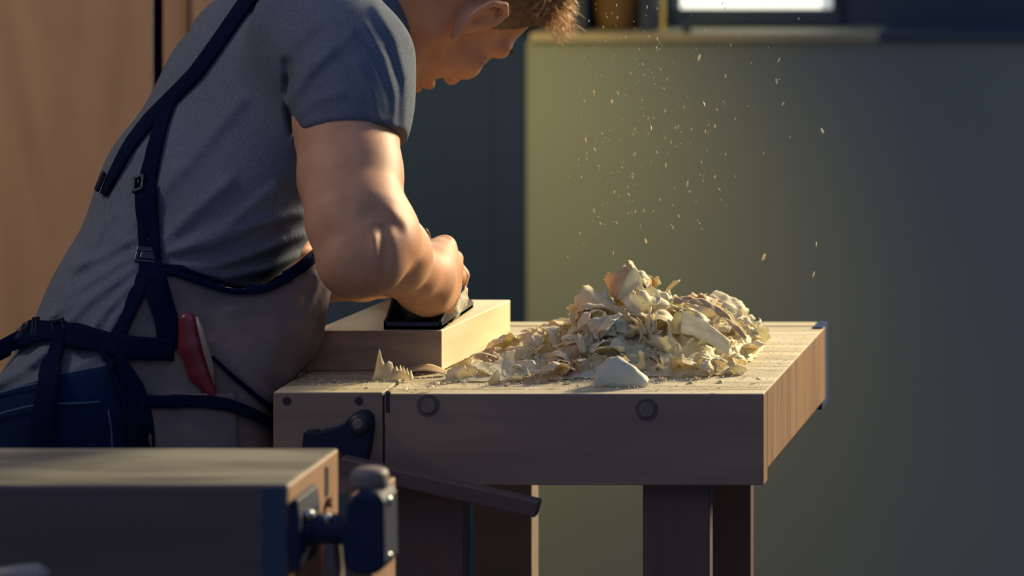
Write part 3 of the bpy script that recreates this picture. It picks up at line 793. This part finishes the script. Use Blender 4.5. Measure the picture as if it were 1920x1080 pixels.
ribbon('side_binding', [(205,645,30),(225,690,46),(252,740,54),(264,800,56),(268,860,58)], M['strap'], ap_, off=.008)
pk = ribbon('pocket', [(272,800,120),(330,800,120),(390,798,120),(444,796,120)], M['apron'], ap_, off=.004, cols=10)
ribbon('pocket_binding', [(270,752,24),(330,752,24),(390,752,24),(430,757,24),(470,772,22),(512,795,20)], M['strap'], ap_, off=.008)
ribbon('pocket_seam', [(400,668,7),(440,705,8),(480,740,10),(510,765,12)], M['strap'], ap_, off=.004, cols=2)
ribbon('stitching', [(-10,782,2.5),(20,772,2.5),(62,762,2.5),(100,758,2.5),(150,757,2.5),(190,754,2.5)], M['stitch'], jeans, off=.004, cols=1)
ribbon('stitching', [(203,770,2.5),(208,800,2.5),(210,840,2.5)], M['stitch'], jeans, off=.004, cols=1)
ribbon('waistband_seam', [(-10,744,2.2),(40,730,2.2),(75,722,2.2)], M['stitch'], jeans, off=.004, cols=1)
for nm, px, py, w_, h_, ang in (('strap_adjuster', 271, 350, 26, 34, -.35), ('strap_buckle', 284, 478, 48, 52, .08), ('belt_buckle', 52, 632, 46, 44, -.35), ('belt_slide', 78, 622, 16, 50, -.3), ('belt_loop', 118, 622, 28, 52, -.2), ('strap_adjuster', 203, 345, 16, 38, .35)):
    h = hit(TREE, px, py)
    Y = h[0].y if h[0] is not None else .2
    n = h[1] if h[0] is not None else Vector((-.6,-.7,.3))
    c = W(px, py, Y)+n*.009; s = 1/PXM(Y)
    zax = n.normalized(); yax = (Vector((math.sin(ang),0,math.cos(ang)))-zax*zax.dot(Vector((math.sin(ang),0,math.cos(ang))))).normalized(); xax = yax.cross(zax)
    mt = Matrix((xax, yax, zax)).transposed().to_4x4(); mt.translation = c
    bm = bmesh.new(); W2, H2, T = w_*s/2, h_*s/2, .0022; b_ = .0035
    box(bm, -W2, W2, H2-b_, H2, -T, T, mt); box(bm, -W2, W2, -H2, -H2+b_, -T, T, mt)
    box(bm, -W2, -W2+b_, -H2, H2, -T, T, mt); box(bm, W2-b_, W2, -H2, H2, -T, T, mt)
    if 'buckle' in nm: box(bm, -W2, W2, -b_*.8, b_*.8, -T*1.3, T*1.6, mt); box(bm, -W2*.6, W2*.6, -H2*.75, -H2*.2, -T, T*1.5, mt)
    bmobj(nm, bm, M['buckle'], ap_, bevel=.0008)
# red handled cutter in the apron pocket
h = hit(TREE, 362, 650); Yr = h[0].y-.012
rc = empty('utility_knife', W(362, 650, Yr), label='red handled knife with a pale inlay tucked in the apron pocket', cat='knife')
def red_sdf(P):
    q = P.copy(); q[:, 1] = Yr+(q[:, 1]-Yr)*1.8
    return chain(q, [C(352, 604, Yr, 18), C(358, 650, Yr, 23), C(374, 700, Yr, 20), C(396, 738, Yr, 12)], .004)*.6
sdfmesh('handle', red_sdf, tuple(W(320, 770, Yr)-Vector((0,.03,0))), tuple(W(425, 570, Yr)+Vector((0,.03,0))), .0015, M['red'], rc)
bm = bmesh.new(); tube(bm, [W(369, 594, Yr-.006), W(377, 620, Yr-.011), W(388, 660, Yr-.011), W(396, 690, Yr-.008), W(402, 722, Yr-.004)], [.0015, .0030, .0034, .0028, .001], 12)
bmobj('inlay', bm, M['palegrey'], rc, smooth=True, label='pale grey inlay')

# hair
def hair_sdf(P):
    q = ((P-HC)@HM)/HS
    d = ell(q, (-.014,0,.052), (.102,.080,.092))
    d = smin(d, chain(q, [((.030,-.03,.114), .026), ((.060,-.02,.112), .021), ((.080,-.01,.104), .015)]), .02)
    d = smin(d, chain(q, [((.030,.03,.114), .026), ((.060,.02,.112), .021), ((.080,.01,.104), .015)]), .02)
    n = .0025*np.sin(q[:, 0]*420+q[:, 1]*260+np.sin(q[:, 2]*300)*1.5)*np.sin(q[:, 1]*380+q[:, 2]*120)
    d = d+n*np.clip((q[:, 2]-.04)*20, 0, 1)
    line = np.interp(q[:, 0], [-.12, -.06, -.03, -.018, .012, .022, .05, .072, .10], [-.045, -.04, .0, .034, .036, .012, .060, .082, .094])
    return smax(d, line-q[:, 2], .006)*HS
lo = HC-.16; hi = HC+.17
hair = sdfmesh('hair', hair_sdf, tuple(lo), tuple(hi), .0025, M['hair'], man, label='short sides and swept fringe, light brown hair')
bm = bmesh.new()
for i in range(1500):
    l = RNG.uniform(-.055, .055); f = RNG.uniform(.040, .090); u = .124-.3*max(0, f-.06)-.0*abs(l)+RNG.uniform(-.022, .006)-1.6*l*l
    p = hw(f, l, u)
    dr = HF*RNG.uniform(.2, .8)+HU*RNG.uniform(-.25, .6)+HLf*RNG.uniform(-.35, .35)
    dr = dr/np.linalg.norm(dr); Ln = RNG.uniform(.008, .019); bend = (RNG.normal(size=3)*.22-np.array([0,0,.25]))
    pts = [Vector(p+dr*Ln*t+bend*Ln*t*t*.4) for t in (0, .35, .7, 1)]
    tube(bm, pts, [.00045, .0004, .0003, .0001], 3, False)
bmobj('fringe', bm, M['hair_lit_tint'], man, kind='stuff', label='brown fringe strands tinted blond for rim light')
for s in (-1, 1):
    bm = bmesh.new()
    for i in range(12):
        a = (i/11-.5)
        p = hw(.0865-.006*abs(a), s*(.031+.018*a), .003)
        tube(bm, [Vector(p), Vector(p+HF*.005+HU*-.002), Vector(p+HF*.009)], [.0004,.0003,.0001], 3, False)
    bmobj('eyelashes', bm, M['hair'], man)
    bm = bmesh.new()
    for i in range(90):
        a = RNG.uniform(0, 1)
        p = hw(.0925-.022*a*a, s*(.012+.040*a), .036+.004*math.sin(a*3)+RNG.uniform(-.003,.003))
        tube(bm, [Vector(p), Vector(p+HM@np.array([.002,s*.006,.001]))], [.0005,.0002], 3, False)
    bmobj('eyebrow', bm, M['hair'], man)
# finger nails are turned away from view but exist
for i in range(4):
    bm = bmesh.new(); bmesh.ops.create_icosphere(bm, subdivisions=2, radius=1)
    c = tip[i]+np.array([.002, .0078, 0])
    for v in bm.verts: v.co = Vector((c[0]+v.co.x*.0055, c[1]+v.co.y*.0012, c[2]+v.co.z*.0045))
    bmobj('fingernail', bm, M['nail'], man, smooth=True)

# ------------------------------------------------------------------ shavings
def fbm(x, y, z): return noise.fractal(Vector((x, y, z)), 1.0, 2.0, 3)
def sheet(name, fn, nu, nv, m, th=.0005):
    bm = bmesh.new(); V = [[bm.verts.new(fn(i/nu, j/nv)) for j in range(nv+1)] for i in range(nu+1)]
    for i in range(nu):
        for j in range(nv): bm.faces.new([V[i][j], V[i+1][j], V[i+1][j+1], V[i][j+1]])
    # ragged ends: drop some border faces
    me = bpy.data.meshes.new(name); bm.to_mesh(me); bm.free()
    me.materials.append(m); me.polygons.foreach_set('use_smooth', [True]*len(me.polygons))
    return me
def proto(kind, seed):
    r = random.Random(seed); s = seed*3.7
    m = M['shav'][r.choice((0,0,0,0,1,1,1,1,0,2))]
    if kind == 'curl':          # rolled ribbon
        R0 = r.uniform(.005,.009); turns = r.uniform(.8,1.5); wd = r.uniform(.016,.030); g = r.uniform(.004,.009); tw = r.uniform(-.01,.01); con = r.uniform(-.35,.35)
        def fn(a, b):
            th = a*turns*2*math.pi; rag = .0035*fbm(a*9+s, 3, b*2)*(abs(b-.5)*2)**3
            R = (R0+g*a)*(1+con*(b-.5)*2)+.0022*fbm(a*4+s, b*3, 1)
            return (R*math.cos(th), (b-.5)*wd+rag*2+tw*a, R*math.sin(th))
        return sheet('wood_shaving', fn, 40, 10, m)
    if kind == 'crumple':       # folded leaf of wood
        L, wd = r.uniform(.022,.036), r.uniform(.018,.028)
        ang = r.uniform(1.2,2.6); fx = r.uniform(.35,.65); k2 = r.uniform(-1.6,1.6)
        def fn(a, b):
            x = (a-fx)*L; y = (b-.5)*wd*(1-.35*a)
            # a soft sharp fold across the middle
            w_ = .1; t = math.tanh((a-fx)/w_)
            z = -abs(x)*math.sin(ang/2)*.8+.0045*fbm(a*2.5+s, b*2.5, 2)+k2*.006*(b-.5)*a*4*(b-.5)
            x = x*math.cos(ang/2)*.9+.003*fbm(a*3, b*3+s, 5)
            return (x, y+.002*fbm(a*8+s, b*8, 7), z)
        return sheet('wood_shaving', fn, 22, 18, m)
    if kind == 'cup':           # bulging cupped flake
        R = r.uniform(.010,.017); e = r.uniform(.6,1.1); ext = r.uniform(1.9,2.9)
        def fn(a, b):
            th = (a-.5)*ext; ph = (b-.5)*ext*e*.8
            rr = R*(1+.28*fbm(a*2.2+s, b*2.2, 3)+.05*fbm(a*9, b*9+s, 3))
            return (rr*math.sin(th)*math.cos(ph), rr*math.sin(ph)*1.2, rr*math.cos(th)*math.cos(ph)*.8)
        return sheet('wood_shaving', fn, 24, 24, m)
    if kind == 'strip':         # long bent strip
        L, wd = r.uniform(.035,.055), r.uniform(.007,.014); cv = r.uniform(-.02,.02); tw = r.uniform(-1.6,1.6)
        def fn(a, b):
            x = (a-.5)*L; y0 = (b-.5)*wd*(1-.6*abs(a-.5)*2*(.5+.5*fbm(a*3+s,1,1))); t = tw*(a-.5)
            return (x, y0*math.cos(t), y0*math.sin(t)+cv*(1-(2*a-1)**2)*.6+.002*fbm(a*5+s, b, 2))
        return sheet('wood_shaving', fn, 30, 5, m)
    if kind == 'fan':           # splintered spiky tuft
        n = r.randint(7, 11); bm = bmesh.new()
        for i in range(n):
            a = r.uniform(-1.1,1.1); L = r.uniform(.009,.020); bw = r.uniform(.0022,.0045); tl = r.uniform(-.5,.5)
            base = Vector((math.sin(a)*.004, r.uniform(-.004,.004), 0)); d = Vector((math.sin(a), tl, math.cos(a))).normalized(); sd = Vector((math.cos(a), 0, -math.sin(a)))
            pv = None
            for k in range(6):
                t = k/5; c = base+d*L*t+Vector((0, .004*t*t*math.sin(i), -.003*t*t)); w_ = bw*(1-t)**.7+.0002
                q = (bm.verts.new(c-sd*w_), bm.verts.new(c+sd*w_))
                if pv: bm.faces.new([pv[0], pv[1], q[1], q[0]])
                pv = q
        me = bpy.data.meshes.new('wood_shaving'); bm.to_mesh(me); bm.free(); me.materials.append(m)
        me.polygons.foreach_set('use_smooth', [True]*len(me.polygons)); return me
KINDS = ['curl']*7+['crumple']*8+['cup']*8+['strip']*5+['fan']*4
PROTO = {}
for i, k in enumerate(KINDS): PROTO.setdefault(k, []).append(proto(k, i+1))
def shaving(kind, loc, rot, sc, label, group=None, me=None):
    me = me or random.choice(PROTO[kind])
    o = bpy.data.objects.new('wood_shaving', me); COL.objects.link(o)
    o.location = loc; o.rotation_euler = rot; o.scale = (sc,)*3
    s = o.modifiers.new('thickness', 'SOLIDIFY'); s.thickness = .0005; s.offset = 0
    return tag(o, label, 'wood shaving', group)
# the tall heap: height over the bench as a function of X and Y
YH = .27
def zsil(px): # silhouette of the heap against the wall
    return np.interp(px, [1070, 1085, 1105, 1125, 1150, 1185, 1215, 1245, 1290, 1330, 1365, 1400, 1412, 1440, 1465], [655, 600, 570, 545, 532, 505, 520, 532, 545, 560, 575, 598, 640, 672, 700])
def heap(x, y):
    px = PPX+(x-CX)*FPX/(YH-CY)
    h0 = max(0.0, ZP(float(zsil(px)), YH)-TOPZ)
    wy = .135; t = (y-YH)/(wy if y > YH else .17)
    return h0*max(0.0, 1-t*t*abs(t)**.2)
def mound(name, hf, x0, x1, y0, y1, n, m, k, label):
    bm = bmesh.new(); V = []
    for i in range(n+1):
        V.append([])
        for j in range(n+1):
            x = x0+(x1-x0)*i/n; y = y0+(y1-y0)*j/n
            z = max(0, hf(x, y)*k-.004)
            z = max(0, z+(.010*fbm(x*60, y*60, 1)+.004*fbm(x*200, y*200, 4))*min(1, z*60)) if z > 0 else 0
            V[-1].append(bm.verts.new((x+.004*fbm(x*80,y*80,8), y+.004*fbm(x*80,y*80,18), TOPZ+.001+z)))
    for i in range(n):
        for j in range(n):
            q = [V[i][j], V[i+1][j], V[i+1][j+1], V[i][j+1]]
            if max(v.co.z for v in q) > TOPZ+.002: bm.faces.new(q)
    for v in [v for v in bm.verts if not v.link_faces]: bm.verts.remove(v)
    return tag(bmobj(name, bm, m, smooth=True), label, 'wood shavings', None, 'stuff')
hx0, hx1 = XP(1060, YH), XP(1475, YH)
mound('fine_shavings', heap, hx0, hx1, .08, .43, 110, M['shav'][0], .55, 'packed fine shavings forming the inside of the tall heap')
WORD = dict(curl='thin rolled', crumple='folded', cup='cupped', strip='narrow strip-like', fan='splintered')
def heap_label(k, x, y, h):
    side = 'left flank' if x < XP(1170, YH) else ('right flank' if x > XP(1350, YH) else 'middle')
    lev = 'high up' if h > .06 else ('at the front foot' if y < .19 else 'low down')
    return f'{WORD[k]} wood shaving {lev} in the {side} of the tall heap'
cnt = 0
while cnt < 140:
    x = random.uniform(hx0, hx1); y = random.uniform(.09, .40)
    h = heap(x, y)
    if h < .006: continue
    k = random.choices(['curl','crumple','cup','strip','fan'], [3,6,5,2.5,1.2])[0]
    sc = random.uniform(1.0, 1.75)*(1.0 if h > .03 else .7)
    z = TOPZ+max(.008, h*random.uniform(.74, 1.0)-.012)
    shaving(k, (x, y, z), (random.uniform(-.9,.9), random.uniform(-.9,.9), random.uniform(0, 6.28)), sc, heap_label(k, x, y, h), 'shavings of the tall heap')
    cnt += 1
# the low spread between block and heap
def low(x, y):
    px, py = PPX+(x-CX)*FPX/(y-CY), PPY+(CZ-TOPZ)*FPX/(y-CY)
    if px < 835 or px > 1250: return 0
    front = np.interp(px, [835, 900, 1000, 1100, 1250], [.065, .06, .06, .085, .10])
    back = np.interp(px, [835, 900, 960, 1000, 1250], [.22, .30, .40, .42, .42])
    if y < front or y > back: return 0
    t = (y-front)/(back-front)
    return float(np.interp(px, [835, 870, 980, 1120, 1250], [.006, .020, .023, .030, .030]))*math.sin(math.pi*min(1, t*1.0))**.5
lx0, lx1 = XP(835, .05), XP(1250, .2)
mound('fine_shavings', low, lx0, lx1, .04, .44, 110, M['shav'][1], .55, 'packed fine shavings lying low between the block and the heap')
def low_label(k, x, y):
    side = 'close to the wood block' if x < XP(960, .15) else ('next to the tall heap' if x > XP(1110, .15) else 'midway between block and heap')
    return f"{WORD[k]} wood shaving in the {'front' if y < .16 else 'back'} of the low spread, {side}"
cnt = 0
while cnt < 95:
    x = random.uniform(lx0, lx1); y = random.uniform(.05, .42)
    if (x < PX1+.035+.115*(y-.14) and y > .13) : continue
    h = low(x, y)
    if h < .004: continue
    k = random.choices(['curl','crumple','cup','strip','fan'], [3,5,4,3,1.0])[0]
    shaving(k, (x, y, TOPZ+max(.005, h*random.uniform(.6, 1.0)-.004)), (random.uniform(-.7,.7), random.uniform(-.7,.7), random.uniform(0, 6.28)), random.uniform(.8, 1.35), low_label(k, x, y), 'shavings of the low spread')
    cnt += 1
# shavings that stand out
def one(fn, nu, nv, m, loc, label, th=.0006):
    me = sheet('wood_shaving', fn, nu, nv, m)
    o = bpy.data.objects.new('wood_shaving', me); COL.objects.link(o); o.location = loc
    s = o.modifiers.new('thickness', 'SOLIDIFY'); s.thickness = th; s.offset = 0
    return tag(o, label, 'wood shaving')
S = 1/PXM(.06)
def white_fn(a, b):      # smooth whitish hood: wall up, over and down
    x = (b-.5)*96*S; prof = np.interp(b, [0,.25,.42,.75,.95,1], [34,52,54,34,16,10])
    th = a*math.pi*.95
    z = prof*S*math.sin(th)**.8*(1) if th < math.pi/2 else prof*S*(.15+.85*math.sin(th))
    y = -math.cos(th)*.013*(1-.3*b)+.0012*fbm(a*3, b*3, 1)
    return (x+.0015*fbm(a*3, b*4, 9), y, z+.001*fbm(a*4, b*4, 3))
one(white_fn, 30, 36, M['shav_white'], W(1168, 722, .052).xyz*1, 'smooth whitish arched shaving nearest the bench front edge').location.z = TOPZ+.0005
def spike_fn(a, b):
    h = np.interp(a, [0,.06,.12,.16,.22,.28,.34,.42,.47,.52,.58,.63,.68,.74,.80,.84,.90,.94,1], [6,20,44,60,38,27,34,30,15,24,12,25,13,24,10,23,8,20,3])*S
    return ((a-.5)*76*S, .007*math.sin(a*3)+.006*b*b-.004*math.sin(a*9)*b, h*b+.0006*fbm(a*5, b*3, 2))
one(spike_fn, 76, 8, M['shav'][0], Vector((XP(735,.075), .075, TOPZ+.002)), 'splintered upright shaving alone in front of the block')
def peak_fn(a, b):
    wd = (1-b)**.7*.030+.002
    return ((a-.5)*wd+.002*b, .010*math.cos((a-.5)*2.6)*(1-b*.6)+.004*b, b*.034+.0015*fbm(a*3, b*3, 2))
one(peak_fn, 14, 16, M['shav_white'], Vector((XP(1188,.25), .235, ZP(558,.25))), 'pointed folded shaving at the very peak of the heap')
def tan_fn(a, b):
    x = a*.078; return (x, (b-.5)*.010*(1-.5*a)+.006*math.sin(a*3), -.018*a-.030*a*a+.010*math.sin(a*2.6)+(b-.5)*.006+.0025*fbm(a*9, b*2, 4))
one(tan_fn, 36, 6, M['shav'][2], Vector((XP(1265,.19), .185, ZP(562,.19))), 'long tan strip slanting down the upper right of the heap')
def strip2(a, b):
    return (a*.052, (b-.5)*.010, -.030*a+(b-.5)*.022*(1-.3*a)+.004*math.sin(a*3.1)+.001*fbm(a*6, b*2, 9))
one(strip2, 30, 6, M['shav'][1], Vector((XP(1280,.16), .15, ZP(600,.16))), 'wide straight pale flake across the middle of the heap')
def leftcurl(a, b):
    th = a*2.4-.3; return (.014*math.cos(th)+.001*fbm(a*3,b*3,1), (b-.5)*.02, .018*math.sin(th)*(1+.1*b))
one(leftcurl, 20, 8, M['shav'][0], Vector((XP(1098,.24), .23, ZP(615,.24))), 'bright cream curl at the left shoulder of the heap')
# shaving leaving the plane
def ps(a, b):
    return (PX1+.0015+.011*math.sin(a*2.4)+.002*fbm(a*5, b*4, 2), PY0+.02+.055*b+.004*a, PZ+.002+.034*a*(.5+.5*b)+.0015*fbm(a*4,b*4,7))
one(ps, 24, 14, M['gauze'], Vector((0,0,0)), 'gauzy fresh shaving curling beside the right side of the plane', .0003)
def us(a, b):
    return ((a-.5)*.052, (b-.5)*.016, .0015+.009*math.sin(math.pi*a)*(.4+.6*b))
one(us, 24, 6, M['shav'][2], Vector((XP(790,.11), .118, TOPZ+.0015)), 'low tan shaving lying against the foot of the block')
# flakes scattered on the bench front and crumbs
for i in range(40):
    px = random.uniform(560, 1440); y = random.uniform(.008, .085)
    if 1130 < px < 1215: continue
    k = random.choice(['strip','fan','crumple','cup'])
    shaving(k, (XP(px, y), y, TOPZ+.003), (random.uniform(-.25,.25), random.uniform(-.25,.25), random.uniform(0,6.28)), random.uniform(.14,.34), ('tiny wood flake on the bench front edge left of the heap' if px < 1080 else 'tiny wood flake on the bench front edge below the heap'), 'loose flakes on the bench top')
bm = bmesh.new()
for i in range(2600):
    px = random.uniform(530, 1500); y = random.betavariate(1.2, 1.6)*.44+.004; x = XP(px, .05)+.05*random.random()
    if x > BR-.002 or x < BL+.003: continue
    if x < PX1+.02 and y > .11: continue
    s = random.uniform(.0006, .002); a = random.uniform(0, 6.28)
    c = Vector((x, y, TOPZ+.0025+random.uniform(0,.001)))
    d1 = Vector((math.cos(a), math.sin(a), random.uniform(-.3,.3)))*s; d2 = Vector((-math.sin(a), math.cos(a), random.uniform(-.3,.3)))*s*.5; d3 = Vector((0,0,.0008))
    v = [bm.verts.new(c+d) for d in (d1, d2, -d1, -d2, d3)]
    for a_, b_ in ((0,1),(1,2),(2,3),(3,0)): bm.faces.new([v[a_], v[b_], v[4]])
tag(bmobj('sawdust', bm, M['shav'][0]), 'fine sawdust crumbs strewn over the bench top', 'sawdust', None, 'stuff')

# ------------------------------------------------------------------ chips flying in the air
chips = []
for i in range(5):
    bm = bmesh.new(); bmesh.ops.create_icosphere(bm, subdivisions=2, radius=1)
    for v in bm.verts:
        n = 1+.35*fbm(v.co.x*2+i*5, v.co.y*2, v.co.z*2)
        v.co = Vector((v.co.x*.0007*n, v.co.y*.0003*n, v.co.z*.0019*n+ .0003*math.sin(v.co.x*3)))
    me = bpy.data.meshes.new('wood_chip'); bm.to_mesh(me); bm.free(); me.materials.append(M['shav'][i % 2]); chips.append(me)
def chip(px, py, sc, rot=None, y=None, label=None):
    y = y if y is not None else random.uniform(.05, .42)
    o = bpy.data.objects.new('wood_chip', random.choice(chips)); COL.objects.link(o)
    o.location = W(px, py, y); o.rotation_euler = rot or (random.uniform(-.6,.6), random.gauss(0,.45), random.uniform(0,3)); o.scale = (sc,)*3
    return tag(o, label or ('tiny pale wood chip flying high in front of the window ledge' if py < 75 else 'tiny pale wood chip flying in the air above the heap' if py > 300 else 'tiny pale wood chip flying before the wall below the ledge'), 'wood chip', None if label else 'wood chips in the air')
chip(1432, 482, 2.3, (0,.3,0), .22, 'largest flying chip, right of and above the heap')
chip(1311, 108, 2.0, (0,.2,0), .22, 'bright flying chip just below the window ledge')
for px, py in ((1116,395),(1118,280),(1085,437),(1150,360),(1178,400),(1152,475),(1210,452),(1250,310),(1262,352),(1180,365),(1220,240),(1245,208),(1160,175),(1145,190),(1112,172),(1216,222),(1100,262),(1320,195),(1338,237),(1362,143),(1458,113),(1457,152),(1540,245),(1524,515),(1530,458),(1468,195),(1290,345)):
    chip(px+random.uniform(-3,3), py, random.uniform(1.0, 2.0))
for i in range(215):
    px = random.gauss(1190, 95); py = random.uniform(5, 560)
    if px < 1062 or px > 1600: px = random.uniform(1070, 1500); py = random.uniform(10, 330)
    if py > 430 and px > 1120: py = random.uniform(20, 400)
    chip(px, py, random.uniform(.35, 1.05))
